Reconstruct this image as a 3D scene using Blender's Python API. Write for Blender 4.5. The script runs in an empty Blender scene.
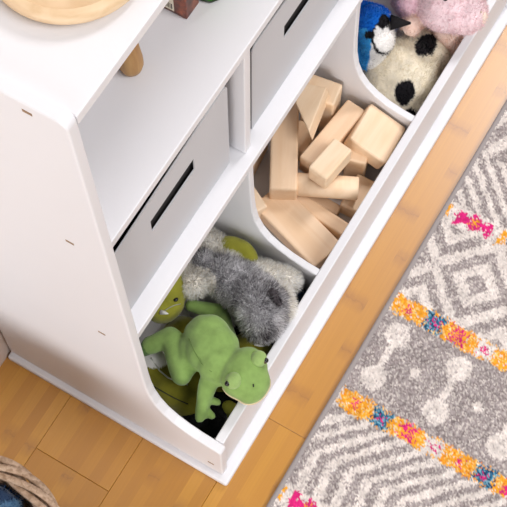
import bpy, bmesh, math, random
import numpy as np
from mathutils import Vector, Matrix, Euler, noise

random.seed(7)
RNG = np.random.default_rng(11)
scene = bpy.context.scene
COL = scene.collection
pi = math.pi

# ------------------------------------------------------------------ camera
cam_data = bpy.data.cameras.new('camera')
cam = bpy.data.objects.new('camera', cam_data)
COL.objects.link(cam)
cam.location = (-0.4189, -0.3248, 2.0862)
cam.rotation_euler = (0.4082, -0.0002, -1.0370)
cam_data.sensor_width = 36.0
cam_data.lens = 95.07
cam_data.shift_x = -0.0012
cam_data.clip_start = 0.05
scene.camera = cam

# ------------------------------------------------------------------ light
world = bpy.data.worlds.new('world')
scene.world = world
world.use_nodes = True
wb = world.node_tree.nodes['Background']
wb.inputs['Color'].default_value = (0.97, 0.98, 1.0, 1)
wb.inputs['Strength'].default_value = 0.16

def area_light(name, loc, target, sx, sy, power, color):
    d = bpy.data.lights.new(name, 'AREA')
    d.shape = 'RECTANGLE'; d.size = sx; d.size_y = sy
    d.energy = power; d.color = color
    o = bpy.data.objects.new(name, d); COL.objects.link(o)
    o.location = loc
    o.rotation_euler = (Vector(target) - Vector(loc)).to_track_quat('-Z', 'Y').to_euler()
    return o
area_light('window_daylight', (3.50, -0.30, 3.80), (0.8, -0.05, 0.0), 0.90, 1.0, 106, (1.0, 0.975, 0.985))
area_light('side_fill', (-4.0, -0.9, 1.25), (0.0, 0.2, 0.6), 2.4, 2.0, 138, (1.0, 0.985, 0.99))  # added fill from the left to brighten the side panel, no known window
area_light('overhead_fill', (0.35, -3.1, 4.3), (0.45, 0.05, 0.1), 3.2, 2.4, 200, (1.0, 0.985, 0.985))  # added soft source above the front, lights the compartments, no known fixture

vs = scene.view_settings
vs.view_transform = 'Standard'
vs.look = 'None'
vs.gamma = 1.0
vs.use_curve_mapping = False
vs.exposure = -0.11

# ------------------------------------------------------------------ colour helpers
def lin(c):
    c = c / 255.0
    return c / 12.92 if c <= 0.04045 else ((c + 0.055) / 1.055) ** 2.4
def rgb(r, g, b):
    return (lin(r), lin(g), lin(b), 1.0)

class NT:
    def __init__(self, name):
        self.m = bpy.data.materials.new(name); self.m.use_nodes = True
        self.t = self.m.node_tree; self.n = self.t.nodes; self.l = self.t.links
        self.b = self.n['Principled BSDF']
    def add(self, typ, **kw):
        nd = self.n.new(typ)
        for k, v in kw.items():
            if k in nd.inputs: nd.inputs[k].default_value = v
            else: setattr(nd, k, v)
        return nd
    def link(self, a, b): self.l.new(a, b)
    def ramp(self, fac, stops):
        r = self.add('ShaderNodeValToRGB')
        el = r.color_ramp.elements
        while len(el) < len(stops): el.new(0.5)
        for e, (p, c) in zip(el, stops): e.position = p; e.color = c
        self.link(fac, r.inputs['Fac']); return r.outputs['Color']
    def mix(self, fac, a, b, mode='MIX'):
        m = self.add('ShaderNodeMix', data_type='RGBA', blend_type=mode)
        for sock, v in ((m.inputs[0], fac), (m.inputs[6], a), (m.inputs[7], b)):
            if hasattr(v, 'links'): self.link(v, sock)
            else: sock.default_value = v
        return m.outputs[2]
    def math(self, op, a, b=0.0):
        m = self.add('ShaderNodeMath', operation=op)
        for sock, v in ((m.inputs[0], a), (m.inputs[1], b)):
            if hasattr(v, 'links'): self.link(v, sock)
            else: sock.default_value = v
        return m.outputs[0]
    def bump(self, height, strength, dist=0.002):
        bp = self.add('ShaderNodeBump'); bp.inputs['Strength'].default_value = strength
        bp.inputs['Distance'].default_value = dist
        self.link(height, bp.inputs['Height']); self.link(bp.outputs['Normal'], self.b.inputs['Normal'])

def fur_mat():
    t = NT('fur_strands')
    at = t.add('ShaderNodeAttribute'); at.attribute_name = 'Col'
    df = t.add('ShaderNodeBsdfDiffuse'); tr = t.add('ShaderNodeBsdfTranslucent'); mx = t.add('ShaderNodeMixShader')
    mx.inputs[0].default_value = 0.45
    for nd in (df, tr): t.link(at.outputs['Color'], nd.inputs['Color'])
    t.link(df.outputs[0], mx.inputs[1]); t.link(tr.outputs[0], mx.inputs[2])
    t.link(mx.outputs[0], t.n['Material Output'].inputs['Surface'])
    return t.m

def plain(name, col, rough=0.5, spec=0.5):
    t = NT(name)
    nz = t.add('ShaderNodeTexNoise'); nz.inputs['Scale'].default_value = 40
    c2 = tuple(x * 0.93 for x in col[:3]) + (1,)
    t.link(t.mix(nz.outputs['Fac'], col, c2), t.b.inputs['Base Color'])
    t.b.inputs['Roughness'].default_value = rough
    t.b.inputs['Specular IOR Level'].default_value = spec
    return t.m

def paint_mat(name, col, rough):
    t = NT(name)
    tc = t.add('ShaderNodeTexCoord')
    nz = t.add('ShaderNodeTexNoise'); nz.inputs['Scale'].default_value = 9
    t.link(tc.outputs['Object'], nz.inputs['Vector'])
    c2 = tuple(x * 0.975 for x in col[:3]) + (1,)
    t.link(t.mix(nz.outputs['Fac'], col, c2), t.b.inputs['Base Color'])
    t.b.inputs['Roughness'].default_value = rough
    n2 = t.add('ShaderNodeTexNoise'); n2.inputs['Scale'].default_value = 260
    t.link(tc.outputs['Object'], n2.inputs['Vector'])
    t.bump(n2.outputs['Fac'], 0.06, 0.001)
    return t.m

def wood_mat(name, light, dark, stretch=(3, 40, 40), rough=0.5, tint=0.10):
    t = NT(name)
    tc = t.add('ShaderNodeTexCoord'); oi = t.add('ShaderNodeObjectInfo')
    mp = t.add('ShaderNodeMapping'); mp.inputs['Scale'].default_value = stretch
    t.link(tc.outputs['Object'], mp.inputs['Vector'])
    off = t.add('ShaderNodeCombineXYZ')
    rr = t.math('MULTIPLY', oi.outputs['Random'], 37.0)
    for i in range(3): t.link(rr, off.inputs[i])
    t.link(off.outputs[0], mp.inputs['Location'])
    nz = t.add('ShaderNodeTexNoise'); nz.inputs['Scale'].default_value = 2.2
    nz.inputs['Detail'].default_value = 5; nz.inputs['Distortion'].default_value = 0.8
    t.link(mp.outputs[0], nz.inputs['Vector'])
    c = t.ramp(nz.outputs['Fac'], [(0.33, dark), (0.62, light)])
    nz2 = t.add('ShaderNodeTexNoise'); nz2.inputs['Scale'].default_value = 14
    t.link(mp.outputs[0], nz2.inputs['Vector'])
    c = t.mix(t.math('MULTIPLY', nz2.outputs['Fac'], 0.2), c, dark)
    c = t.mix(t.math('MULTIPLY', oi.outputs['Random'], tint), c, rgb(226, 180, 140))
    t.link(c, t.b.inputs['Base Color'])
    t.b.inputs['Roughness'].default_value = rough
    t.bump(nz.outputs['Fac'], 0.08, 0.001)
    return t.m

def bamboo_mat():
    t = NT('bamboo_floor')
    geo = t.add('ShaderNodeNewGeometry'); oi = t.add('ShaderNodeObjectInfo')
    sep = t.add('ShaderNodeSeparateXYZ'); t.link(geo.outputs['Position'], sep.inputs[0])
    strip = t.math('FLOOR', t.math('DIVIDE', t.math('ADD', sep.outputs['Y'], 0.0153), 0.01979))
    rx = t.math('ADD', sep.outputs['X'], t.math('MULTIPLY', oi.outputs['Random'], 23.0))
    # every strip has its own tone
    cv = t.add('ShaderNodeCombineXYZ')
    t.link(strip, cv.inputs[0]); t.link(t.math('MULTIPLY', oi.outputs['Random'], 61.0), cv.inputs[1])
    wn = t.add('ShaderNodeTexWhiteNoise'); wn.noise_dimensions = '3D'; t.link(cv.outputs[0], wn.inputs['Vector'])
    base = t.ramp(wn.outputs['Value'], [(0.0, rgb(182, 123, 22)), (0.5, rgb(193, 133, 29)), (1.0, rgb(203, 145, 40))])
    # long fibres
    cf = t.add('ShaderNodeCombineXYZ')
    t.link(t.math('MULTIPLY', rx, 6.0), cf.inputs[0]); t.link(t.math('MULTIPLY', sep.outputs['Y'], 320.0), cf.inputs[1])
    nf = t.add('ShaderNodeTexNoise'); nf.inputs['Scale'].default_value = 1.0; nf.inputs['Detail'].default_value = 3
    t.link(cf.outputs[0], nf.inputs['Vector'])
    base = t.mix(t.math('MULTIPLY', t.math('SUBTRACT', nf.outputs['Fac'], 0.3), 0.55), base, rgb(160, 100, 26))
    # bamboo knuckles: short darker smudges, one every so often along each strip
    ck = t.add('ShaderNodeCombineXYZ')
    sh = t.math('ADD', t.math('DIVIDE', rx, 0.19), t.math('MULTIPLY', wn.outputs['Value'], 9.0))
    fr = t.math('FRACT', sh)
    near = t.math('ABSOLUTE', t.math('SUBTRACT', fr, 0.5))
    ncell = t.add('ShaderNodeTexNoise'); ncell.inputs['Scale'].default_value = 60; ncell.inputs['Detail'].default_value = 3
    t.link(geo.outputs['Position'], ncell.inputs['Vector'])
    fold = lambda d, w: t.math('SUBTRACT', 1.0, t.math('MINIMUM', t.math('DIVIDE', d, w), 1.0))
    wob = t.math('ABSOLUTE', t.math('ADD', t.math('SUBTRACT', fr, 0.5), t.math('MULTIPLY', t.math('SUBTRACT', ncell.outputs['Fac'], 0.5), 0.16)))
    halo = t.math('MULTIPLY', fold(near, 0.11), t.math('MULTIPLY', ncell.outputs['Fac'], 0.9))
    kn = t.math('ADD', halo, t.math('MULTIPLY', fold(wob, 0.012), 0.25))
    kn = t.math('MULTIPLY', kn, t.math('GREATER_THAN', wn.outputs['Value'], 0.35))
    base = t.mix(t.math('MULTIPLY', kn, 0.95), base, rgb(140, 84, 26))
    base = t.mix(t.math('MULTIPLY', oi.outputs['Random'], 0.2), base, rgb(178, 116, 34))
    t.link(base, t.b.inputs['Base Color'])
    t.b.inputs['Roughness'].default_value = 0.36
    t.b.inputs['Specular IOR Level'].default_value = 1.0
    t.b.inputs['IOR'].default_value = 1.6
    t.bump(nf.outputs['Fac'], 0.03, 0.001)
    return t.m

def vcol_mat(name, rough=0.95, sheen=0.25, bump_scale=700, bump=0.25):
    t = NT(name)
    at = t.add('ShaderNodeAttribute'); at.attribute_name = 'Col'
    tc = t.add('ShaderNodeTexCoord')
    nz = t.add('ShaderNodeTexNoise'); nz.inputs['Scale'].default_value = 55; nz.inputs['Detail'].default_value = 4
    t.link(tc.outputs['Object'], nz.inputs['Vector'])
    f = t.ramp(nz.outputs['Fac'], [(0.3, (0.80, 0.80, 0.80, 1)), (0.7, (1.1, 1.1, 1.1, 1))])
    t.link(t.mix(1.0, at.outputs['Color'], f, 'MULTIPLY'), t.b.inputs['Base Color'])
    t.b.inputs['Roughness'].default_value = rough
    t.b.inputs['Specular IOR Level'].default_value = 0.15
    t.b.inputs['Sheen Weight'].default_value = sheen
    n2 = t.add('ShaderNodeTexNoise'); n2.inputs['Scale'].default_value = bump_scale
    t.link(tc.outputs['Object'], n2.inputs['Vector'])
    t.bump(n2.outputs['Fac'], bump, 0.002)
    return t.m

M = {}
M['white'] = paint_mat('white_paint', rgb(227, 226, 229), 0.45)
M['bin'] = paint_mat('bin_white', rgb(198, 199, 203), 0.6)
M['wall'] = paint_mat('wall_paint', rgb(226, 218, 212), 0.7)
M['baseboard'] = paint_mat('baseboard_paint', rgb(222, 206, 196), 0.5)
M['bamboo'] = bamboo_mat()
M['subfloor'] = plain('subfloor', rgb(120, 80, 34), 0.9)
M['maple'] = wood_mat('maple_block', rgb(247, 221, 190), rgb(238, 206, 169), (3, 26, 26), 0.5, 0.3)
M['turned'] = wood_mat('turned_wood', rgb(224, 196, 160), rgb(210, 178, 138), (14, 14, 40))
M['peg'] = wood_mat('peg_wood', rgb(190, 146, 86), rgb(162, 116, 62), (40, 40, 4))
M['plug'] = plain('plug_brown', rgb(150, 120, 92), 0.6)
M['dark'] = plain('bin_inside_shade', rgb(46, 42, 42), 0.9)
M['plush'] = vcol_mat('plush_fabric')
M['fur'] = fur_mat()
M['rug'] = vcol_mat('rug_pile', 1.0, 0.1, 900, 0.2)
M['binding'] = plain('rug_binding', rgb(158, 150, 148), 0.9, 0.2)
M['wicker'] = wood_mat('wicker', rgb(196, 170, 146), rgb(138, 110, 86), (60, 60, 60), 0.7)
M['frog_seam'] = plain('frog_seam', rgb(104, 132, 66), 0.9)
M['eye'] = plain('eye_black', rgb(22, 18, 18), 0.15)
M['beak'] = plain('beak_black', rgb(26, 24, 26), 0.85, 0.2)
M['iris'] = plain('eye_brown', rgb(84, 62, 40), 0.2)
M['thread_dark'] = plain('thread_dark', rgb(40, 44, 30), 0.9)
M['thread_beige'] = plain('thread_beige', rgb(214, 196, 160), 0.9)
M['thread_grey'] = plain('thread_grey', rgb(170, 172, 160), 0.8)
M['felt_white'] = plain('felt_white', rgb(238, 236, 232), 0.95)
M['print_yellow'] = plain('print_yellow', rgb(235, 205, 40), 0.5)
M['print_white'] = plain('print_white', rgb(236, 226, 205), 0.5)
M['print_black'] = plain('print_black', rgb(30, 26, 24), 0.5)
M['green_plastic'] = plain('green_plastic', rgb(72, 150, 46), 0.25)
M['green_dark'] = plain('green_dark', rgb(30, 52, 24), 0.4)
def carton_mat():
    t = NT('carton_print')
    tc = t.add('ShaderNodeTexCoord')
    nz = t.add('ShaderNodeTexNoise'); nz.inputs['Scale'].default_value = 90; nz.inputs['Detail'].default_value = 3
    t.link(tc.outputs['Object'], nz.inputs['Vector'])
    t.link(t.ramp(nz.outputs['Fac'], [(0.3, rgb(62, 26, 16)), (0.55, rgb(112, 50, 30)), (0.75, rgb(168, 84, 46))]), t.b.inputs['Base Color'])
    t.b.inputs['Roughness'].default_value = 0.35
    return t.m
M['carton'] = carton_mat()

# ------------------------------------------------------------------ object helpers
def finish(name, bm, mat, parent=None, smooth=False, loc=None, rot=None):
    bmesh.ops.recalc_face_normals(bm, faces=bm.faces)
    me = bpy.data.meshes.new(name); bm.to_mesh(me); bm.free()
    if smooth:
        for p in me.polygons: p.use_smooth = True
    me.materials.append(mat)
    o = bpy.data.objects.new(name, me); COL.objects.link(o)
    if parent: o.parent = parent
    if loc: o.location = loc
    if rot: o.rotation_euler = rot
    return o

def empty(name, loc=(0, 0, 0)):
    o = bpy.data.objects.new(name, None); COL.objects.link(o); o.location = loc
    o.empty_display_size = 0.03
    return o

def tag(o, label=None, cat=None, group=None, kind=None):
    if label: o['label'] = label
    if cat: o['category'] = cat
    if group: o['group'] = group
    if kind: o['kind'] = kind
    return o

def bm_box(x0, x1, y0, y1, z0, z1, bev=0.002, seg=2):
    bm = bmesh.new(); bmesh.ops.create_cube(bm, size=1)
    for v in bm.verts:
        v.co = Vector(((x0 + x1) / 2 + v.co.x * (x1 - x0), (y0 + y1) / 2 + v.co.y * (y1 - y0), (z0 + z1) / 2 + v.co.z * (z1 - z0)))
    if bev: bmesh.ops.bevel(bm, geom=bm.edges[:], offset=bev, segments=seg, affect='EDGES', profile=0.5)
    return bm
def box(name, x0, x1, y0, y1, z0, z1, mat, parent=None, bev=0.002, seg=2):
    return finish(name, bm_box(x0, x1, y0, y1, z0, z1, bev, seg), mat, parent)

def bm_prism_x(prof, x0, x1, bev=0.002, seg=2):
    bm = bmesh.new()
    a = [bm.verts.new((x0, y, z)) for y, z in prof]; b = [bm.verts.new((x1, y, z)) for y, z in prof]
    n = len(prof)
    f0 = bm.faces.new(a); f1 = bm.faces.new(b[::-1])
    for i in range(n): bm.faces.new((a[i], a[(i + 1) % n], b[(i + 1) % n], b[i]))
    bmesh.ops.recalc_face_normals(bm, faces=bm.faces)
    if bev:
        es = [e for e in bm.edges if (e.verts[0].co.x == e.verts[1].co.x)]
        bmesh.ops.bevel(bm, geom=es, offset=bev, segments=seg, affect='EDGES', profile=0.5)
    return bm

def lathe(name, prof, mat, parent=None, n=40, loc=None, rot=None):
    bm = bmesh.new(); rings = []
    for r, z in prof:
        if r < 1e-6: rings.append([bm.verts.new((0, 0, z))])
        else: rings.append([bm.verts.new((r * math.cos(2 * pi * i / n), r * math.sin(2 * pi * i / n), z)) for i in range(n)])
    for A, B in zip(rings[:-1], rings[1:]):
        for i in range(n):
            j = (i + 1) % n
            if len(A) == 1 and len(B) == 1: continue
            if len(A) == 1: bm.faces.new((A[0], B[i], B[j]))
            elif len(B) == 1: bm.faces.new((A[i], A[j], B[0]))
            else: bm.faces.new((A[i], A[j], B[j], B[i]))
    return finish(name, bm, mat, parent, True, loc, rot)

def bm_tube(bm, pts, r, n=8, closed=False):
    pts = [Vector(p) for p in pts]; N = len(pts); rings = []
    up = Vector((0.13, 0.31, 0.94)).normalized()
    for i, p in enumerate(pts):
        if closed: d = pts[(i + 1) % N] - pts[i - 1]
        else: d = pts[min(i + 1, N - 1)] - pts[max(i - 1, 0)]
        d.normalize(); s = d.cross(up)
        if s.length < 1e-4: s = d.cross(Vector((1, 0, 0)))
        s.normalize(); u = s.cross(d)
        rr = r[i] if hasattr(r, '__len__') else r
        rings.append([bm.verts.new(p + s * rr * math.cos(2 * pi * k / n) + u * rr * math.sin(2 * pi * k / n)) for k in range(n)])
    for i in range(N if closed else N - 1):
        A, B = rings[i], rings[(i + 1) % N]
        for k in range(n): bm.faces.new((A[k], A[(k + 1) % n], B[(k + 1) % n], B[k]))
    if not closed:
        bm.faces.new(rings[0][::-1]); bm.faces.new(rings[-1])
def tube(name, pts, r, mat, parent=None, n=8, closed=False):
    bm = bmesh.new(); bm_tube(bm, pts, r, n, closed)
    return finish(name, bm, mat, parent, True)

# ------------------------------------------------------------------ floor
T = 0.0158
floor = box('floor', -1.9, 2.9, -2.0, 0.41, -0.04, -0.012, M['subfloor'], None, 0)
tag(floor, 'bamboo plank floor', kind='structure')
PW = 0.1385
row = 0
y = -0.0153 - 14 * PW
plank_mesh = {}
def plank(x0, x1, y0, y1):
    bm = bm_box(-(x1 - x0) / 2 + 0.00025, (x1 - x0) / 2 - 0.00025, -(y1 - y0) / 2 + 0.00025, (y1 - y0) / 2 - 0.00025, -0.012, 0.0, 0.0005, 1)
    o = finish('floor_plank', bm, M['bamboo'], floor); o.location = ((x0 + x1) / 2, (y0 + y1) / 2, 0)
while y < 0.395:
    y1 = min(y + PW, 0.40)
    k = round((y + 0.0153) / PW)
    off = {1: -0.1105, -1: 0.1215, 0: -0.62, 2: 0.33}.get(k, ((k * 0.377) % 1.15) - 0.4)
    cuts = [-1.9] + sorted(off + 1.15 * i for i in range(-3, 5) if -1.8 < off + 1.15 * i < 2.8) + [2.9]
    for a, b in zip(cuts[:-1], cuts[1:]): plank(a, b, y, y1)
    y += PW

wall = box('wall_back', -1.9, 2.9, 0.402, 0.46, -0.04, 2.6, M['wall'], None, 0)
tag(wall, 'pale painted wall behind the toy organizer', kind='structure')
bb = finish('baseboard_back', bm_prism_x([(0.402, 0), (0.389, 0), (0.389, 0.105), (0.393, 0.118), (0.402, 0.12)], -1.9, 2.9, 0.001), M['baseboard'])
tag(bb, 'beige painted baseboard along the wall', kind='structure')

# ------------------------------------------------------------------ toy organizer
S = 0.32
W = 2 * T + 3 * S + 0.035
org = empty('toy_organizer', (0, 0, 0))
tag(org, 'white wooden toy organizer with shelves, bin cubbies and scooped lower compartments', 'toy organizer')
def arc(cx, cz, r, a0, a1, n):
    return [(cx + r * math.cos(math.radians(a0 + (a1 - a0) * i / n)), cz + r * math.sin(math.radians(a0 + (a1 - a0) * i / n))) for i in range(n + 1)]
curve_low = [(0.1030, 0.36), (0.1020, 0.30), (0.1005, 0.265), (0.0965, 0.232), (0.0890, 0.204), (0.0770, 0.180), (0.0610, 0.163), (0.0420, 0.1515), (0.0210, 0.1445), (0.0, 0.1415)]
prof = [(0.385, 0.0145), (0.385, 1.018)] + arc(0.132, 1.006, 0.012, 90, 176, 6) + curve_low + [(-0.012, 0.1395)] + arc(-0.013, 0.1325, 0.007, 90, 180, 4) + [(-0.020, 0.0145)]
def side_panel(x0, x1):
    return finish('side_panel', bm_prism_x(prof, x0, x1, 0.003, 3), M['white'], org)
left_panel = side_panel(0, T)
side_panel(W - T, W)
for (py, pz) in ((0.166, 1.003), (0.163, 0.710), (0.156, 0.422), (0.0, 0.052)):
    bm = bm_box(-0.0004, 0.003, py - 0.0055, py + 0.0055, pz - 0.0022, pz + 0.0022, 0)
    finish('screw_plug', bm, M['plug'], left_panel)
box('base', -0.0105, W + 0.0105, -0.0335, 0.385, 0.0, 0.0145, M['white'], org, 0.0045, 3)
box('compartment_floor', T, W - T, 0.0, 0.378, 0.0145, 0.046, M['white'], org, 0)
box('front_rail', T, W - T, -0.0150, 0.0, 0.0145, 0.1406, M['white'], org, 0.002, 2)
dprof = [(0.384, 0.0145), (0.384, 0.415), (0.122, 0.415), (0.1212, 0.35), (0.119, 0.28), (0.1165, 0.245), (0.111, 0.215), (0.102, 0.193), (0.088, 0.174), (0.070, 0.160), (0.047, 0.149), (0.022, 0.143), (0.0, 0.1405), (0.0, 0.0145)]
for k in (1, 2):
    xr = T + k * S
    finish('compartment_divider', bm_prism_x(dprof, xr - 0.0125, xr, 0.002, 2), M['white'], org)
    box('cubby_divider', xr - 0.0150, xr, 0.126, 0.384, 0.432, 0.702, M['white'], org, 0.0015)
box('shelf', T, W - T, 0.1205, 0.384, 0.996, 1.0115, M['white'], org, 0.0015)
box('shelf', T, W - T, 0.1200, 0.384, 0.702, 0.718, M['white'], org, 0.0015)
box('shelf', T, W - T, 0.1115, 0.384, 0.415, 0.432, M['white'], org, 0.0015)
box('back_panel', T, W - T, 0.378, 0.385, 0.0145, 1.015, M['white'], org, 0)

# ------------------------------------------------------------------ bins in the cubbies
def storage_bin(x0, x1, sx0, sx1, zl, zr, label):
    root = empty('storage_bin', ((x0 + x1) / 2, 0.25, 0.4322)); cx = (x0 + x1) / 2
    z0, z1, yf, yb = 0.0, min(zl, zr), 0.138 - 0.25, 0.365 - 0.25
    hx = (x1 - x0) / 2; th = 0.006; tf = 0.0018
    # front with rounded top corners and a slot
    r = 0.012
    out = [(-hx, z0), (hx, z0)] + [(hx - r + r * math.cos(a), zr - r + r * math.sin(a)) for a in np.linspace(0, pi / 2, 6)] + [(-hx + r + r * math.cos(a), zl - r + r * math.sin(a)) for a in np.linspace(pi / 2, pi, 6)]
    s0, s1 = sx0 - cx, sx1 - cx; a0, a1 = 0.120, 0.150
    inn = [(s0, a0), (s1, a0), (s1, a1), (s0, a1)]
    bm = bmesh.new(); es = []
    for loop in (out, inn):
        vv = [bm.verts.new((px, yf, pz)) for px, pz in loop]
        for i in range(len(vv)): es.append(bm.edges.new((vv[i], vv[(i + 1) % len(vv)])))
    res = bmesh.ops.triangle_fill(bm, use_beauty=True, use_dissolve=False, edges=es)
    fs = [f for f in bm.faces]
    # keep only triangles outside the slot
    bad = [f for f in fs if s0 < f.calc_center_median().x < s1 and a0 < f.calc_center_median().z < a1]
    if bad: bmesh.ops.delete(bm, geom=bad, context='FACES_ONLY')
    ex = bmesh.ops.extrude_face_region(bm, geom=bm.faces[:])
    for v in [g for g in ex['geom'] if isinstance(g, bmesh.types.BMVert)]: v.co.y += tf
    finish('front_panel', bm, M['bin'], root)
    for sx in (-1, 1):
        xa, xb = (-hx, -hx + th) if sx < 0 else (hx - th, hx)
        o = box('side_panel', xa, xb, yf + th, yb, z0, z1 - 0.012, M['bin'], root, 0.001)
    box('rear_panel', -hx, hx, yb - th, yb, z0, z1 - 0.012, M['bin'], root, 0.001)
    box('bottom_panel', -hx + th, hx - th, yf + th, yb - th, z0, z0 + th, M['bin'], root, 0)
    # dark inner shell: the shade inside the bin put into its colour
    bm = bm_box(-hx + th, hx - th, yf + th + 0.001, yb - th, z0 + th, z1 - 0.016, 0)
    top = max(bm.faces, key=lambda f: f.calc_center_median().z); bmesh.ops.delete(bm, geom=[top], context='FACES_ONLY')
    finish('inner_shade', bm, M['dark'], root)
    return tag(root, label, 'bin', 'white bins in the organizer cubbies')
storage_bin(0.0255, 0.2985, 0.113, 0.215, 0.194, 0.212, 'white storage bin with slot handle, nearest the organizer side panel, above the frog')
storage_bin(0.3590, 0.6280, 0.443, 0.545, 0.208, 0.202, 'white storage bin with slot handle above the wooden blocks')

# ------------------------------------------------------------------ things on the shelves
tray = empty('wooden_disc', (0.157, 0.222, 1.0116))
tag(tray, 'round pale turned wooden disc lying on the top shelf', 'wooden disc')
lathe('disc_body', [(0, 0), (0.068, 0), (0.076, 0.003), (0.080, 0.009), (0.0795, 0.015), (0.076, 0.019), (0.070, 0.0205)], M['turned'], tray, 64)
lathe('disc_face', [(0.070, 0.0205), (0.067, 0.0185), (0.055, 0.0178), (0.030, 0.0174), (0, 0.0174)], M['turned'], tray, 64)
peg = lathe('wooden_peg', [(0, 0), (0.0075, 0), (0.0125, 0.004), (0.0152, 0.014), (0.0150, 0.026), (0.0125, 0.050), (0.0105, 0.075), (0.0095, 0.095), (0.006, 0.103), (0, 0.105)], M['peg'], None, 32, (0.2215, 0.2215, 0.7181))
tag(peg, 'brown tapered wooden peg standing on the middle shelf under the top shelf edge', 'wooden peg')

carton = empty('printed_carton', (0.3275, 0.227, 0.7181))
tag(carton, 'small dark red brown printed carton with yellow mark on the middle shelf', 'carton')
box('carton_body', -0.0145, 0.0145, -0.0255, 0.0255, 0, 0.085, M['carton'], carton, 0.0015)
lab = box('label_sticker', -0.0151, -0.0144, -0.008, 0.022, 0.006, 0.030, M['print_white'], carton, 0)
bx = -0.006
for i, w_ in enumerate((1.4, 0.7, 1.0, 0.6, 1.6, 0.7, 1.2, 0.6)):
    box('barcode_bar', -0.0154, -0.0150, bx, bx + w_ * 0.001, 0.010, 0.020, M['print_black'], lab, 0)
    bx += w_ * 0.001 + 0.0012
mk = bmesh.new()
for (a, b, c, d) in ((0.002, 0.013, 0.030, 0.033), (0.002, 0.013, 0.041, 0.044), (0.002, 0.005, 0.033, 0.041), (0.010, 0.013, 0.033, 0.041), (0.006, 0.009, 0.035, 0.039)):
    t_ = bm_box(a, b, -0.0262, -0.0254, c, d, 0); me_ = bpy.data.meshes.new('t'); t_.to_mesh(me_); t_.free(); mk.from_mesh(me_); bpy.data.meshes.remove(me_)
finish('yellow_emblem', mk, M['print_yellow'], carton)

jar = empty('green_container', (0.3620, 0.199, 0.7181))
tag(jar, 'small green container beside the dark carton on the middle shelf', 'container')
lathe('jar_base', [(0, 0), (0.016, 0), (0.0185, 0.003), (0.0185, 0.006), (0, 0.006)], M['green_dark'], jar, 10)
lathe('jar_body', [(0, 0.006), (0.0178, 0.006), (0.0188, 0.012), (0.0185, 0.045), (0.012, 0.058), (0, 0.058)], M['green_plastic'], jar, 10)
lathe('lid', [(0, 0.058), (0.013, 0.058), (0.013, 0.070), (0, 0.071)], M['green_dark'], jar, 20)

# ------------------------------------------------------------------ wooden blocks
GB = 'wooden building blocks in the middle compartment'
def block(name, label, c, dims, rz, tilt=(0, 0), bev=0.0038):
    L, B_, H = dims
    bm = bm_box(-L / 2, L / 2, -B_ / 2, B_ / 2, -H / 2, H / 2, bev, 3)
    o = finish(name, bm, M['maple'], None, False, c, (math.radians(tilt[0]), math.radians(tilt[1]), math.radians(rz)))
    return tag(o, label, 'wooden block', GB)
D = math.degrees
block('plank_block', 'wide flat wooden plank with swirling grain nearest the front rail and frog compartment', (0.4069, 0.0811, 0.0715), (0.150, 0.0640, 0.031), 72)
block('long_block', 'long wooden bar lying across the plank end, running under the shelf', (0.5129, 0.1671, 0.1050), (0.182, 0.0460, 0.040), 29)
# triangular prism
bm = bmesh.new()
tri = [(0.578, 0.188), (0.612, 0.184), (0.620, 0.150), (0.538, 0.1365)]
cx_, cy_ = 0.587, 0.165
lo = [bm.verts.new((a - cx_, b - cy_, -0.018)) for a, b in tri]; hi = [bm.verts.new((a - cx_, b - cy_, 0.018)) for a, b in tri]
bm.faces.new(lo[::-1]); bm.faces.new(hi)
for i in range(4): bm.faces.new((lo[i], lo[(i + 1) % 4], hi[(i + 1) % 4], hi[i]))
bmesh.ops.recalc_face_normals(bm, faces=bm.faces)
bmesh.ops.bevel(bm, geom=bm.edges[:], offset=0.002, segments=2, affect='EDGES', profile=0.5)
o = finish('wedge_block', bm, M['maple'], None, False, (cx_ - 0.012, cy_ - 0.011, 0.160), (math.radians(-8), math.radians(-9), 0))
tag(o, 'tapered wooden wedge block pointing at the viewer on top of the pile', 'wooden block', GB)
block('upright_block', 'upright wooden block in the far corner under the shelf, beside the bird', (0.6119, 0.1531, 0.1060), (0.044, 0.058, 0.106), 8)
block('long_block', 'long wooden bar along the pile, behind the square block', (0.5620, 0.1030, 0.1080), (0.136, 0.0370, 0.050), -7, (0, -1))
block('small_block', 'short rounded wooden block on top of the pile centre', (0.5034, 0.0768, 0.1455), (0.069, 0.0370, 0.040), -8)
block('square_block', 'large square wooden block leaning towards the front rail beside the divider', (0.5982, 0.0434, 0.1180), (0.080, 0.074, 0.035), 2, (20, 3), 0.0045)
block('short_block', 'short wooden block wedged beneath the square block', (0.5599, 0.0531, 0.0820), (0.036, 0.036, 0.070), 15)
cyl = lathe('cylinder_block', [(0, -0.051), (0.0180, -0.051), (0.0195, -0.0495), (0.0195, 0.0495), (0.0180, 0.051), (0, 0.051)], M['maple'], None, 32, (0.4859, 0.0691, 0.1010), (math.radians(90), 0, math.radians(26)))
tag(cyl, 'round wooden cylinder block lying in the pile', 'wooden block', GB)
block('flat_block', 'flat light wooden block tucked against the front rail', (0.5110, 0.0215, 0.0640), (0.066, 0.038, 0.034), 2)
block('bar_block', 'narrow wooden bar beside the plank, under the cylinder', (0.4469, 0.0591, 0.0640), (0.104, 0.026, 0.034), 84)
block('bar_block', 'dark lower wooden bar half hidden below the cylinder', (0.4739, 0.0721, 0.0570), (0.070, 0.020, 0.020), 88)
block('end_block', 'small wooden block corner beside the compartment divider', (0.3969, 0.1691, 0.0740), (0.052, 0.046, 0.054), 62)
block('hidden_block', 'brown shaded wooden block under the shelf edge', (0.4799, 0.2181, 0.0780), (0.080, 0.040, 0.062), 6)
block('hidden_block', 'wooden block seen between the long bar and the wedge', (0.5549, 0.1551, 0.0650), (0.060, 0.034, 0.036), 12)

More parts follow.
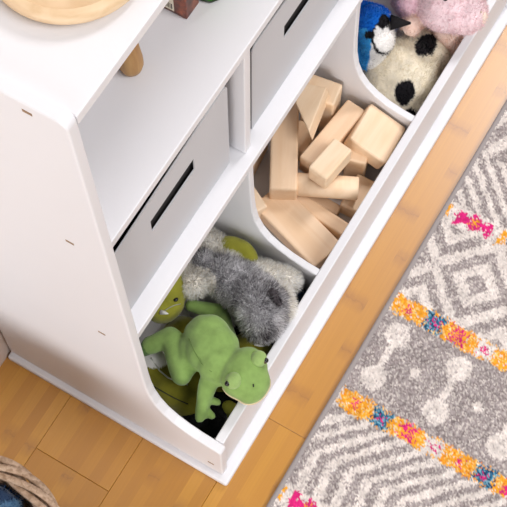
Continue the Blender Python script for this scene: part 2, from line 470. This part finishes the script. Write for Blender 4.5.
# ------------------------------------------------------------------ plush helpers
def sph(c, r, col, flat=1.0): return ('e', Vector(c), (r, r, r * flat), col)
def ell(c, rx, ry, rz, col): return ('e', Vector(c), (rx, ry, rz), col)
def cap(a, ra, b, rb, col, n=6):
    a = Vector(a); b = Vector(b)
    return [('e', a.lerp(b, i / n), (ra + (rb - ra) * i / n,) * 3, col) for i in range(n + 1)]
def flat_list(x):
    out = []
    for e in x: out += e if isinstance(e, list) else [e]
    return out

def blob(name, elems, parent, voxel=0.0035, smooth=5, paint=(), wobble=0.0012, wscale=55, mat=None):
    """One continuous body: union of rounded volumes, voxel-remeshed and relaxed; colours by nearest volume."""
    elems = flat_list(elems)
    bm = bmesh.new()
    for _, c, r, col in elems:
        bmesh.ops.create_icosphere(bm, subdivisions=3, radius=1.0, matrix=Matrix.Translation(c) @ Matrix.Diagonal((*r, 1)))
    me = bpy.data.meshes.new('tmp'); bm.to_mesh(me); bm.free()
    tmp = bpy.data.objects.new('tmp', me); COL.objects.link(tmp)
    md = tmp.modifiers.new('r', 'REMESH'); md.mode = 'VOXEL'; md.voxel_size = voxel; md.use_smooth_shade = True
    ms = tmp.modifiers.new('s', 'SMOOTH'); ms.factor = 0.5; ms.iterations = smooth
    dg = bpy.context.evaluated_depsgraph_get()
    out = bpy.data.meshes.new_from_object(tmp.evaluated_get(dg), depsgraph=dg)
    bpy.data.objects.remove(tmp); bpy.data.meshes.remove(me)
    out.name = name
    n = len(out.vertices)
    co = np.empty(n * 3); out.vertices.foreach_get('co', co); co = co.reshape(-1, 3)
    nm = np.empty(n * 3); out.vertices.foreach_get('normal', nm); nm = nm.reshape(-1, 3)
    best = np.full(n, 1e9); cols = np.zeros((n, 4))
    jit = np.array([noise.noise(Vector(p) * 160) for p in co]) * 0.0015
    for _, c, r, col in elems:
        d = (np.linalg.norm((co - np.array(c)) / np.array(r), axis=1) - 1) * min(r)
        m = d < best; best[m] = d[m]; cols[m] = col
    for _, c, r, col in paint:
        d = (np.linalg.norm((co - np.array(c)) / np.array(r), axis=1) - 1) * min(r) + jit
        cols[d < 0] = col
    if wobble:
        w = np.array([noise.noise(Vector(p) * wscale) for p in co])
        co = co + nm * (w * wobble)[:, None]
    if 0.0 < co[:, 0].mean() < 1.0:      # soft toys squash against the compartment they lie in
        x0, x1 = (T, T + S - 0.0125) if co[:, 0].mean() < 0.4 else (T + 2 * S, W - T)
        co[:, 0] = np.clip(co[:, 0], x0 + 0.002, x1 - 0.002)
        co[:, 2] = np.maximum(co[:, 2], 0.047)
        low = co[:, 2] < 0.1415
        co[low, 1] = np.maximum(co[low, 1], 0.002)
    out.vertices.foreach_set('co', co.ravel()); out.update()
    at = out.color_attributes.new('Col', 'FLOAT_COLOR', 'POINT'); at.data.foreach_set('color', cols.ravel())
    for p in out.polygons: p.use_smooth = True
    out.materials.clear(); out.materials.append(mat or M['plush'])
    o = bpy.data.objects.new(name, out); COL.objects.link(o)
    if parent:
        o.parent = parent; o.location = -parent.location
    return o

def fur(obj, count, length, width, jitter, parent, comb=(0, 0, 0), spread=0.8):
    me = obj.data; me.calc_loop_triangles()
    n = len(me.vertices); nt = len(me.loop_triangles)
    co = np.empty(n * 3); me.vertices.foreach_get('co', co); co = co.reshape(-1, 3)
    nm = np.empty(n * 3); me.vertices.foreach_get('normal', nm); nm = nm.reshape(-1, 3)
    cl = np.empty(n * 4); me.color_attributes['Col'].data.foreach_get('color', cl); cl = cl.reshape(-1, 4)
    tr = np.empty(nt * 3, dtype=np.int32); me.loop_triangles.foreach_get('vertices', tr); tr = tr.reshape(-1, 3)
    A = np.linalg.norm(np.cross(co[tr[:, 1]] - co[tr[:, 0]], co[tr[:, 2]] - co[tr[:, 0]]), axis=1)
    up = nm[tr[:, 0], 2] > -0.35
    A = A * up; pick = RNG.choice(nt, count, p=A / A.sum())
    w = RNG.dirichlet((1, 1, 1), count)
    P = (co[tr[pick]] * w[:, :, None]).sum(1); N = (nm[tr[pick]] * w[:, :, None]).sum(1)
    N /= np.linalg.norm(N, axis=1)[:, None] + 1e-9
    C = cl[tr[pick, 0]].copy()
    clump = np.array([noise.noise_vector(Vector(p) * 70) for p in P]) * 0.9
    Dv = N + RNG.normal(0, 1, (count, 3)) * spread * 0.5 + clump * spread + np.array(comb)
    Dv /= np.linalg.norm(Dv, axis=1)[:, None]
    tip = P + Dv * (length * RNG.uniform(0.6, 1.15, count))[:, None]
    side = np.cross(Dv, RNG.normal(0, 1, (count, 3))); side /= np.linalg.norm(side, axis=1)[:, None]
    V = np.stack([P - side * width - N * 0.001, P + side * width - N * 0.001, tip], 1).reshape(-1, 3)
    jj = jitter * np.clip(1.25 - C[:, :3].mean(1), 0.25, 1.0)
    lum = np.exp(RNG.normal(0, 1, count) * jj) * np.exp(np.array([noise.noise(Vector(p) * 45) for p in P]) * jj * 1.6)
    C[:, :3] = np.clip(C[:, :3] * lum[:, None], 0, 0.95)
    m2 = bpy.data.meshes.new('fur')
    m2.vertices.add(count * 3); m2.vertices.foreach_set('co', V.ravel())
    m2.loops.add(count * 3); m2.loops.foreach_set('vertex_index', np.arange(count * 3, dtype=np.int32))
    m2.polygons.add(count); m2.polygons.foreach_set('loop_start', np.arange(0, count * 3, 3, dtype=np.int32))
    m2.polygons.foreach_set('loop_total', np.full(count, 3, dtype=np.int32))
    m2.update(calc_edges=True); m2.validate()
    at = m2.color_attributes.new('Col', 'FLOAT_COLOR', 'POINT'); at.data.foreach_set('color', np.repeat(C, 3, 0).ravel())
    m2.materials.append(M['fur'])
    o = bpy.data.objects.new('fur', m2); COL.objects.link(o); o.parent = parent; o.location = obj.location
    o['kind'] = 'stuff'
    return o

def bead(name, c, r, mat, parent, flat=(1, 1, 1)):
    bm = bmesh.new(); bmesh.ops.create_uvsphere(bm, u_segments=16, v_segments=10, radius=1, matrix=Matrix.Diagonal((r * flat[0], r * flat[1], r * flat[2], 1)))
    return finish(name, bm, mat, parent, True, Vector(c) - parent.location)
def stitch(name, pts, r, mat, parent):
    pts = [Vector(p) - parent.location for p in pts]
    return tube(name, pts, r, mat, parent, 6)
def snap(obj, pts, off=0.0006):
    """pull points onto the surface of a body, straight from above"""
    out = []
    for p in pts:
        q = Vector(p) - obj.location - (obj.parent.location if obj.parent else Vector())
        ok, loc, nrm, _ = obj.ray_cast(Vector((q.x, q.y, 1.0)), Vector((0, 0, -1)))
        if ok: q = loc + nrm * off
        out.append(q + obj.location + (obj.parent.location if obj.parent else Vector()))
    return out

GP = 'plush toys in the lower compartments'
# ------------------------------------------------------------------ frog
G1 = rgb(136, 166, 92); G2 = rgb(152, 180, 108); G_SHADE = rgb(84, 114, 62)  # last green is the hind foot, its shade put into the colour
frog = empty('plush_frog', (0.13, 0.07, 0.11))
tag(frog, 'light green plush frog sprawled on the pile with its head over the rail', 'plush toy', GP)
fb = blob('body', [
    ell((0.1420, 0.0890, 0.156), 0.038, 0.038, 0.034, G1), ell((0.1310, 0.0740, 0.158), 0.042, 0.042, 0.036, G1), ell((0.1180, 0.0510, 0.162), 0.037, 0.037, 0.032, G1),
    ell((0.1130, 0.0060, 0.178), 0.038, 0.036, 0.027, G1), ell((0.1080, -0.0100, 0.176), 0.032, 0.026, 0.022, G1), ell((0.123, 0.010, 0.178), 0.036, 0.032, 0.026, G1),
    cap((0.122, 0.104, 0.150), 0.022, (0.086, 0.096, 0.142), 0.0165, G1), cap((0.076, 0.0955, 0.141), 0.0165, (0.116, 0.138, 0.141), 0.0185, G1),
    cap((0.118, 0.142, 0.140), 0.0175, (0.095, 0.163, 0.134), 0.0145, G1), cap((0.095, 0.165, 0.132), 0.014, (0.083, 0.170, 0.128), 0.010, G_SHADE),
    cap((0.084, 0.052, 0.150), 0.015, (0.060, 0.047, 0.136), 0.0115, G1), cap((0.060, 0.047, 0.136), 0.0115, (0.038, 0.040, 0.120), 0.0085, G1),
    cap((0.066, 0.040, 0.130), 0.007, (0.071, 0.030, 0.124), 0.0065, G1, 3), cap((0.052, 0.040, 0.122), 0.007, (0.050, 0.027, 0.118), 0.0065, G1, 3),
    cap((0.190, 0.150, 0.108), 0.0105, (0.203, 0.105, 0.108), 0.014, G1), cap((0.203, 0.105, 0.108), 0.014, (0.165, 0.066, 0.135), 0.014, G1),
], frog, 0.003, 4)
for nm_, c_, pc in (('near', (0.0925, 0.0125, 0.199), (0.0848, 0.0160, 0.2025)), ('far', (0.1410, -0.0020, 0.197), (0.1425, -0.0110, 0.199))):
    lid = blob('eyelid', [ell(c_, 0.0135, 0.0125, 0.0125, G2)], frog, 0.002, 2, wobble=0)
    e_ = bead('eyeball', pc, 0.0052, M['iris'], frog); bead('pupil', Vector(pc) + Vector((-0.0022 if nm_ == 'near' else 0.001, 0.0008 if nm_ == 'near' else -0.002, 0.0018)), 0.0042, M['eye'], frog)
def ring(obj, c, angs, off):
    """points on a body's surface, found by casting inwards at one height"""
    base = obj.location + obj.parent.location; out = []
    for a in angs:
        d = Vector((math.cos(math.radians(a)), math.sin(math.radians(a)), 0))
        ok, loc, nrm, _ = obj.ray_cast(Vector(c) - base + d * 0.2, -d)
        if ok: out.append(loc + nrm * off + base)
    return out
stitch('mouth_seam', ring(fb, (0.113, 0.0, 0.1710), range(140, 306, 8), 0.0002), 0.0019, M['thread_beige'], frog)
stitch('nostril', snap(fb, [(0.1030, -0.0150, 0), (0.1000, -0.0175, 0)]), 0.0010, M['thread_dark'], frog)
stitch('side_seam', snap(fb, [(0.139, 0.127, 0), (0.121, 0.108, 0), (0.107, 0.090, 0), (0.096, 0.070, 0), (0.092, 0.050, 0)]), 0.0005, M['frog_seam'], frog)

# ------------------------------------------------------------------ olive dinosaurs
O1 = rgb(150, 148, 52); O2 = rgb(120, 116, 34); 
dino = empty('plush_dinosaur', (0.19, 0.19, 0.02))
tag(dino, 'olive green plush dinosaur with dot eye and white tooth beneath the shelf edge', 'plush toy', GP)
db = blob('body', [ell((0.190, 0.195, 0.134), 0.040, 0.038, 0.040, O1), ell((0.168, 0.186, 0.124), 0.036, 0.032, 0.032, O1), cap((0.20, 0.215, 0.11), 0.032, (0.245, 0.235, 0.088), 0.040, O1), cap((0.245, 0.235, 0.088), 0.040, (0.282, 0.19, 0.083), 0.034, O1), cap((0.286, 0.190, 0.075), 0.026, (0.298, 0.140, 0.120), 0.022, O1), ell((0.299, 0.128, 0.136), 0.020, 0.036, 0.017, O1)], dino, 0.0035, 5)
bead('eye', snap(db, [(0.1730, 0.1660, 0)], 0.0)[0], 0.0042, M['eye'], dino, (1, 1, 0.6))
bm = bmesh.new(); bmesh.ops.create_cone(bm, cap_ends=True, segments=12, radius1=0.0048, radius2=0.0008, depth=0.013)
finish('tooth', bm, M['felt_white'], dino, True, Vector((0.1470, 0.1700, 0.146)) - dino.location, (math.radians(70), math.radians(20), 0))
stitch('mouth_seam', snap(db, [(0.150, 0.172, 0), (0.158, 0.168, 0), (0.166, 0.1635, 0), (0.174, 0.159, 0)]), 0.0008, M['thread_grey'], dino)

dino2 = empty('plush_dinosaur', (0.08, 0.1, 0.016))
tag(dino2, 'folded olive plush dinosaur with white belly and claws lying under the frog', 'plush toy', GP)
d2 = blob('body', [ell((0.075, 0.150, 0.066), 0.028, 0.036, 0.036, O2), ell((0.066, 0.112, 0.066), 0.030, 0.040, 0.034, O2), ell((0.066, 0.080, 0.055), 0.028, 0.030, 0.028, O2), ell((0.087, 0.157, 0.088), 0.020, 0.022, 0.024, rgb(228, 226, 222)), ell((0.12, 0.10, 0.06), 0.05, 0.05, 0.045, O2), ell((0.145, 0.145, 0.06), 0.042, 0.034, 0.040, O2), cap((0.13, 0.06, 0.06), 0.035, (0.19, 0.036, 0.082), 0.029, O2), cap((0.095, 0.045, 0.04), 0.02, (0.09, 0.024, 0.052), 0.017, O1)], dino2, 0.0035, 4)
stitch('grey_seam', snap(d2, [(0.083, 0.158, 0), (0.075, 0.138, 0), (0.072, 0.120, 0), (0.074, 0.104, 0), (0.080, 0.09, 0)]), 0.0013, M['thread_grey'], dino2)
stitch('fold_seam', snap(d2, [(0.052, 0.140, 0), (0.050, 0.118, 0), (0.051, 0.096, 0), (0.056, 0.075, 0)]), 0.0011, M['thread_dark'], dino2)
for i in range(3):
    a = (0.184 + i * 0.0080, 0.030 - i * 0.002, 0.112)
    stitch('claw', [a, (a[0] + 0.002, a[1] - 0.008, a[2]), (a[0] + 0.006, a[1] - 0.014, a[2] - 0.003)], [0.0022, 0.0018, 0.0008], M['felt_white'], dino2)

# ------------------------------------------------------------------ black and navy plush at the bottom
blackp = empty('black_plush', (0.06, 0.05, 0.016))
tag(blackp, 'black fuzzy plush flat on the compartment bottom in front of the frog arm', 'plush toy', GP)
K = rgb(20, 19, 20)
bo = blob('body', [ell((0.055, 0.045, 0.058), 0.034, 0.038, 0.012, K), ell((0.12, 0.045, 0.058), 0.06, 0.036, 0.012, K), ell((0.20, 0.045, 0.060), 0.05, 0.038, 0.013, K)], blackp, 0.004, 4)
fur(bo, 5000, 0.005, 0.0005, 0.3, blackp)
navyp = empty('navy_plush', (0.290, 0.03, 0.016))
tag(navyp, 'dark navy plush tucked between the husky paw and the rail', 'plush toy', GP)
no = blob('body', [ell((0.298, 0.022, 0.065), 0.018, 0.019, 0.046, rgb(32, 46, 72)), ell((0.28, 0.05, 0.040), 0.035, 0.04, 0.022, rgb(32, 46, 72))], navyp, 0.0035, 4)
fur(no, 3000, 0.005, 0.0005, 0.3, navyp)

# ------------------------------------------------------------------ husky
HG = rgb(190, 188, 191); HW = rgb(254, 249, 240); HD = rgb(92, 86, 90)
husky = empty('plush_husky', (0.25, 0.1, 0.08))
tag(husky, 'fluffy grey and white plush husky lying face down beside the frog', 'plush toy', GP)
hb = blob('body', [
    ell((0.2480, 0.1560, 0.128), 0.034, 0.032, 0.032, HG), ell((0.2520, 0.1250, 0.136), 0.036, 0.036, 0.033, HG), ell((0.2480, 0.0980, 0.140), 0.037, 0.035, 0.034, HG),
    ell((0.2400, 0.0680, 0.146), 0.038, 0.036, 0.034, HG), ell((0.2270, 0.0400, 0.154), 0.043, 0.038, 0.036, HG), ell((0.214, 0.031, 0.152), 0.036, 0.030, 0.032, HG),
    ell((0.2110, 0.1590, 0.146), 0.020, 0.022, 0.020, HW), ell((0.225, 0.178, 0.128), 0.028, 0.022, 0.026, HW),
    cap((0.284, 0.160, 0.124), 0.024, (0.294, 0.202, 0.116), 0.022, HW), ell((0.2660, 0.1640, 0.122), 0.028, 0.026, 0.026, HW),
    cap((0.286, 0.078, 0.126), 0.021, (0.299, 0.034, 0.126), 0.017, HW), cap((0.2590, 0.0340, 0.144), 0.022, (0.243, 0.0180, 0.150), 0.020, HW),
], husky, 0.0035, 4, paint=[ell((0.2130, 0.1500, 0.158), 0.027, 0.029, 0.04, HW), ell((0.2880, 0.150, 0.12), 0.026, 0.05, 0.05, HW)])
fur(hb, 28000, 0.0100, 0.0006, 0.85, husky, comb=(0.1, -0.35, 0.0))
for c_, t_ in (((0.2450, 0.0350, 0.184), (0.2350, 0.0160, 0.190)), ((0.198, 0.025, 0.168), (0.186, 0.011, 0.160))):
    er = blob('ear', cap(c_, 0.0085, t_, 0.0035, HD, 5), husky, 0.0022, 2)
    fur(er, 900, 0.005, 0.0005, 0.3, husky, comb=(-0.2, -0.5, 0))

# ------------------------------------------------------------------ right compartment: bird, cow, pink plush
BL = rgb(16, 108, 206); BW = rgb(250, 247, 244); BK = rgb(22, 20, 24); BL2 = rgb(62, 160, 222)
bird = empty('plush_bird', (0.75, 0.12, 0.08))
tag(bird, 'blue plush bird with white cheeks and black beak under the shelf end', 'plush toy', GP)
bo = blob('body', [ell((0.7660, 0.1430, 0.150), 0.038, 0.036, 0.038, BL), ell((0.7480, 0.1240, 0.146), 0.036, 0.030, 0.034, BW), ell((0.735, 0.150, 0.115), 0.036, 0.026, 0.040, BL2), ell((0.739, 0.120, 0.122), 0.034, 0.026, 0.034, BW), ell((0.78, 0.17, 0.10), 0.05, 0.045, 0.05, BL)],
    bird, 0.003, 4, paint=[ell((0.768, 0.136, 0.18), 0.036, 0.030, 0.06, BL), ell((0.712, 0.145, 0.13), 0.034, 0.028, 0.09, BL2), ell((0.7490, 0.1080, 0.170), 0.0300, 0.0240, 0.036, BK), ell((0.7500, 0.1090, 0.170), 0.0268, 0.0212, 0.033, BW), ell((0.735, 0.1320, 0.172), 0.007, 0.008, 0.020, BK), ell((0.768, 0.122, 0.185), 0.016, 0.010, 0.014, BK), ell((0.797, 0.116, 0.17), 0.010, 0.010, 0.02, BW)], wobble=0.001)
fur(bo, 14000, 0.005, 0.00045, 0.22, bird)
bmk = bmesh.new(); bmesh.ops.create_cone(bmk, cap_ends=True, segments=16, radius1=0.0135, radius2=0.002, depth=0.034)
dv = (Vector((0.7905, 0.0840, 0.172)) - Vector((0.7740, 0.1120, 0.174)))
finish('beak', bmk, M['beak'], bird, True, Vector((0.7825, 0.0985, 0.174)) - bird.location, dv.to_track_quat('Z', 'Y').to_euler())

CR = rgb(238, 229, 209)
cow = empty('patched_plush', (0.75, 0.07, 0.016))
tag(cow, 'cream plush toy with round black patches lying below the blue bird', 'plush toy', GP)
co_ = blob('body', [ell((0.7420, 0.0660, 0.095), 0.074, 0.062, 0.046, CR), ell((0.715, 0.055, 0.084), 0.050, 0.050, 0.036, CR), ell((0.80, 0.06, 0.086), 0.05, 0.055, 0.036, CR)],
    cow, 0.004, 5, paint=[ell((0.6980, 0.0400, 0.118), 0.019, 0.0165, 0.030, BK), ell((0.7930, 0.0520, 0.118), 0.033, 0.0175, 0.034, BK), ell((0.835, 0.045, 0.10), 0.014, 0.014, 0.05, BK), ell((0.674, 0.015, 0.07), 0.02, 0.014, 0.05, BK)])
fur(co_, 14000, 0.0045, 0.0005, 0.06, cow)

PK = rgb(238, 214, 218); PB = rgb(240, 212, 198)
pink = empty('pink_plush', (0.86, 0.05, 0.05))
tag(pink, 'pale pink plush animal with cream snout leaning over the rail', 'plush toy', GP)
po = blob('body', [ell((0.8560, 0.0440, 0.182), 0.060, 0.052, 0.040, PK), ell((0.8480, 0.0100, 0.184), 0.040, 0.034, 0.030, PK), ell((0.8500, -0.0060, 0.188), 0.020, 0.018, 0.018, rgb(250, 232, 220)), cap((0.835, 0.085, 0.150), 0.022, (0.800, 0.084, 0.152), 0.0175, PB), ell((0.90, 0.10, 0.11), 0.06, 0.07, 0.07, PK), cap((0.850, 0.035, 0.11), 0.030, (0.836, 0.024, 0.090), 0.021, PB), cap((0.87, 0.085, 0.15), 0.03, (0.825, 0.105, 0.17), 0.02, rgb(226, 192, 202))],  # mauve last limb: shadow behind the head put into its colour
    pink, 0.004, 4)
fur(po, 16000, 0.006, 0.00055, 0.10, pink)
bead('eye', snap(po, [(0.834, 0.047, 0)], 0.0)[0], 0.0042, M['eye'], pink)
stitch('nose_stitch', snap(po, [(0.8485, -0.0120, 0), (0.8465, -0.0130, 0)], 0.003), 0.0012, M['thread_beige'], pink)

# ------------------------------------------------------------------ rug
rug = empty('area_rug', (0.4, -0.5, 0.0))
tag(rug, 'grey and cream patterned rug with orange and pink flower stripes on the floor', 'rug')
X0, X1, Y0, Y1, ST = -0.42, 1.24, -0.78, -0.1075, 0.0023
nx = int((X1 - X0) / ST) + 1; ny = int((Y1 - Y0) / ST) + 1
gx, gy = np.meshgrid(np.linspace(X0, X1, nx), np.linspace(Y0, Y1, ny), indexing='ij')
wv = np.array([[noise.noise(Vector((a * 45, b * 45, 0))) for b in np.linspace(Y0, Y1, 60)] for a in np.linspace(X0, X1, 140)])
wi = np.clip(((gx - X0) / (X1 - X0) * 139).astype(int), 0, 139); wj = np.clip(((gy - Y0) / (Y1 - Y0) * 59).astype(int), 0, 59)
px = gx + RNG.normal(0, 0.0014, gx.shape) + 0.005 * wv[wi, wj]; py = gy + RNG.normal(0, 0.0014, gx.shape) + 0.004 * wv[wj, wi % 60]
lin3 = lambda r, g, b: np.array(rgb(r, g, b)[:3])
CREAM, GREY, DGREY = lin3(226, 216, 209), lin3(166, 156, 154), lin3(138, 127, 126)
ORANGE, PINK, BLUE, NAVY, LBLUE = lin3(240, 164, 48), lin3(216, 42, 122), lin3(44, 104, 136), lin3(34, 54, 92), lin3(120, 170, 190)
colr = np.zeros(gx.shape + (3,)); colr[:] = CREAM
def put(mask, c): colr[mask] = c
q = -py - 0.105
REP = 0.57
xx = px
# chevron field  (lines bend by 45 degrees half way)
chev = (xx < 0.205) | (xx > 0.60)
ph = q - np.maximum(xx - 0.11, 0.0) * 0.95 + np.minimum(xx - 0.10, 0.0) * 0.10
ph = np.where(xx > 0.60, q + np.minimum(xx - 0.62, 0.105) + np.where(xx > 0.725, 0.35 * (0.725 - xx) + q * -0.3, 0), ph)
put(chev & ((ph / 0.031) % 1.0 < 0.52), GREY)
# diamond field
dia = (xx > 0.41) & (xx < 0.60)
P = 0.150
dy = np.abs(((py + 0.217 + P / 2) % P) - P / 2); dx = np.abs(xx - 0.494)
dd = dx * 0.95 + dy
put(dia & (((dd + 0.001) / 0.046) % 1.0 < 0.48), GREY)
# grey field with dumbbells and dots
gf = (xx > 0.215) & (xx < 0.395); put(gf, GREY)
PD = 0.1135
by = np.abs(((py + 0.1465 + PD / 2) % PD) - PD / 2); bx_ = np.abs(xx - 0.307)
oct_ = lambda a, b, r: (np.maximum(a, b) < r) & (a + b < r * 1.45)
put(gf & oct_(np.abs(bx_ - 0.043), by, 0.0205), CREAM)
put(gf & (bx_ < 0.043) & (by < 0.006 + 0.05 * np.maximum(bx_ - 0.020, 0)), CREAM)
dyy = np.abs(((py + 0.2015 + PD / 2) % PD) - PD / 2)
put(gf & oct_(bx_, dyy, 0.0085), CREAM)
put(gf & (bx_ > 0.070) & (np.abs(by - 0.05) < 0.004), GREY)
# orange flower stripes
for c0, y0 in ((0.3985, -0.142), (0.2105, -0.144)):
    st = np.abs(xx - c0) < 0.0165 + RNG.normal(0, 0.0008, gx.shape)
    put(st, ORANGE)
    sp = RNG.random(gx.shape)
    put(st & (sp < 0.20), lin3(246, 204, 130)); put(st & (sp > 0.90), lin3(226, 130, 40)); put(st & (sp > 0.80) & (sp < 0.86), CREAM)
    ky = (y0 - py) / 0.0463; kk = np.round(ky); fy = (ky - kk) * 0.0463; fx = xx - c0
    r = np.hypot(fx, fy) * (1 + 0.22 * np.cos(4 * np.arctan2(fy, fx))) + RNG.normal(0, 0.0030, gx.shape)
    k4 = kk.astype(int) % 4
    a = st & (k4 == 0); put(a & (r < 0.0045), PINK)
    a = st & (k4 == 1); put(a & (r < 0.0175), BLUE); put(a & (r < 0.0175) & (sp < 0.35), LBLUE); put(a & (r < 0.0175) & (sp > 0.75), NAVY); put(a & (r < 0.0045), PINK)
    a = st & (k4 == 2); put(a & (r < 0.015), PINK); put(a & (r < 0.015) & (sp < 0.35), ORANGE)
    a = st & (k4 == 3); put(a & (r < 0.017), CREAM); put(a & (r < 0.0055), PINK)
# pink motif bands on cream
for c0 in (0.594, 0.594 - REP):
    bd = np.abs(xx - c0) < 0.019
    put(bd, CREAM)
    PP = 0.128
    ky = (-0.163 - py) / PP; kk = np.round(ky); fy = (ky - kk) * PP; fx = xx - c0
    odd = (np.round(ky * 2).astype(int) % 2 != 0); fy2 = (ky * 2 - np.round(ky * 2)) * PP / 2
    n_ = RNG.normal(0, 0.0028, gx.shape)
    star = ((np.abs(fx) < 0.0065 + n_) & (np.abs(fy) < 0.034)) | ((np.abs(fx) < 0.0145 + n_) & (np.abs(fy) < 0.0085)) | ((np.abs(np.abs(fx) - 0.009) < 0.005) & (np.abs(np.abs(fy) - 0.027) < 0.005))
    put(bd & star, PINK); put(bd & (np.hypot(fx, fy) < 0.0065 + n_), ORANGE)
    put(bd & (np.abs(np.abs(fy) - 0.051) < 0.005) & (np.abs(np.abs(fx) - 0.007) < 0.006) & (RNG.random(gx.shape) < 0.8), ORANGE)
    a = bd & odd
    put(a & (np.abs(fy2) < 0.014) & (np.abs(fx) < 0.012) & (RNG.random(gx.shape) < 0.75) & (np.abs(np.abs(fx) - 0.008) + np.abs(np.abs(fy2) - 0.008) < 0.009), ORANGE)
    put(a & (np.hypot(fx, fy2) < 0.008 + n_) & (kk > 0), NAVY)
# single tufts: light and dark flecks
fl = RNG.random(gx.shape)
isg = np.all(np.abs(colr - GREY) < 1e-6, axis=2); isc = np.all(np.abs(colr - CREAM) < 1e-6, axis=2)
put(isg & (fl < 0.20), CREAM * 0.82); put(isg & (fl > 0.72), DGREY); put(isc & (fl < 0.10), GREY * 1.2)
colr *= np.exp(RNG.normal(0, 0.10, gx.shape))[..., None]
gz = 0.0085 + RNG.normal(0, 0.0011, gx.shape)
gz[:, -1] = 0.003; gz[:, 0] = 0.002; gz[0, :] = 0.002; gz[-1, :] = 0.002
V = np.stack([gx + RNG.normal(0, 0.0004, gx.shape), gy + RNG.normal(0, 0.0004, gx.shape), gz], -1).reshape(-1, 3)
V[:, :2] -= np.array((0.4, -0.5))
idx = np.arange(nx * ny).reshape(nx, ny)
F = np.stack([idx[:-1, :-1], idx[1:, :-1], idx[1:, 1:], idx[:-1, 1:]], -1).reshape(-1, 4).astype(np.int32)
me = bpy.data.meshes.new('pile')
me.vertices.add(len(V)); me.vertices.foreach_set('co', V.ravel())
me.loops.add(F.size); me.loops.foreach_set('vertex_index', F.ravel())
me.polygons.add(len(F)); me.polygons.foreach_set('loop_start', np.arange(0, F.size, 4, dtype=np.int32)); me.polygons.foreach_set('loop_total', np.full(len(F), 4, dtype=np.int32))
me.update(calc_edges=True)
at = me.color_attributes.new('Col', 'FLOAT_COLOR', 'POINT')
at.data.foreach_set('color', np.concatenate([np.clip(colr, 0, 0.95), np.ones(gx.shape + (1,))], -1).astype(np.float32).ravel())
me.materials.append(M['rug'])
po_ = bpy.data.objects.new('pile', me); COL.objects.link(po_); po_.parent = rug
po_['kind'] = 'stuff'
box('backing', X0 - 0.4, X1 - 0.4, Y0 + 0.5, Y1 + 0.5, 0.0, 0.004, M['binding'], rug, 0)
for a, b in (((X0, Y1), (X1, Y1)), ((X0, Y0), (X1, Y0)), ((X0, Y0), (X0, Y1)), ((X1, Y0), (X1, Y1))):
    bm = bmesh.new()
    n_ = 60
    pts = [Vector((a[0] - 0.4 + (b[0] - a[0]) * i / n_, a[1] + 0.5 + (b[1] - a[1]) * i / n_, 0.0055)) for i in range(n_ + 1)]
    bm_tube(bm, pts, 0.0052, 8)
    finish('binding_edge', bm, M['binding'], rug, True)

# ------------------------------------------------------------------ wicker basket with blue blanket
BC = Vector((-0.3530, 0.2013, 0.0)); RB = 0.160; HB = 0.248
basket = empty('wicker_basket', BC)
tag(basket, 'round grey brown wicker basket with braided rim on the bamboo floor', 'basket')
ns = 5
for k in range(ns):
    pts = []; n_ = 260; tw = 4
    for i in range(n_):
        a = 2 * pi * i / n_; f = tw * a + 2 * pi * k / ns
        rr = RB + 0.0115 * math.cos(f); pts.append((rr * math.cos(a), rr * math.sin(a), HB - 0.008 + 0.0075 * math.sin(f)))
    tube('rim_strand', pts, 0.0052, M['wicker'], basket, 8, True)
NS = 28
for i in range(NS):
    a = 2 * pi * i / NS
    rad = lambda z: 0.125 + (RB - 0.125) * (z / HB) ** 0.7
    tube('stake', [(rad(z) * math.cos(a), rad(z) * math.sin(a), z) for z in np.linspace(0.002, HB - 0.012, 7)], 0.0032, M['wicker'], basket, 6)
for j in range(22):
    z = 0.006 + j * 0.0105
    pts = [((rad(z) + 0.0045 * math.cos(NS / 2 * 2 * pi * i / 168 + pi * j)) * math.cos(2 * pi * i / 168), (rad(z) + 0.0045 * math.cos(NS / 2 * 2 * pi * i / 168 + pi * j)) * math.sin(2 * pi * i / 168), z) for i in range(168)]
    tube('weaver', pts, 0.0046, M['wicker'], basket, 6, True)
lathe('basket_bottom', [(0, 0.001), (0.124, 0.001), (0.126, 0.006), (0, 0.007)], M['wicker'], basket, 40)

B1, B2, B3 = rgb(84, 122, 156), rgb(150, 176, 196), rgb(44, 66, 98)
blanket = empty('blue_blanket', (BC.x, BC.y, 0.02))
tag(blanket, 'fuzzy mottled blue blanket stuffed in the wicker basket', 'blanket')
els = [ell((BC.x, BC.y, 0.12), 0.110, 0.110, 0.095, B1)]
for i in range(9):
    a = 2 * pi * i / 9; els.append(ell((BC.x + 0.085 * math.cos(a), BC.y + 0.085 * math.sin(a), 0.212 + 0.006 * (i % 3)), 0.056, 0.056, 0.040, (B1, B2, B1)[i % 3]))
bo = blob('cloth', els, blanket, 0.005, 3, wobble=0.008, wscale=38, paint=[ell((BC.x + 0.13 * math.cos(t_), BC.y + 0.13 * math.sin(t_), 0.2), 0.018, 0.022, 0.06, (B2, B3)[j % 2]) for j, t_ in enumerate(np.linspace(-3, 3, 15))])
fur(bo, 16000, 0.008, 0.0007, 0.40, blanket)
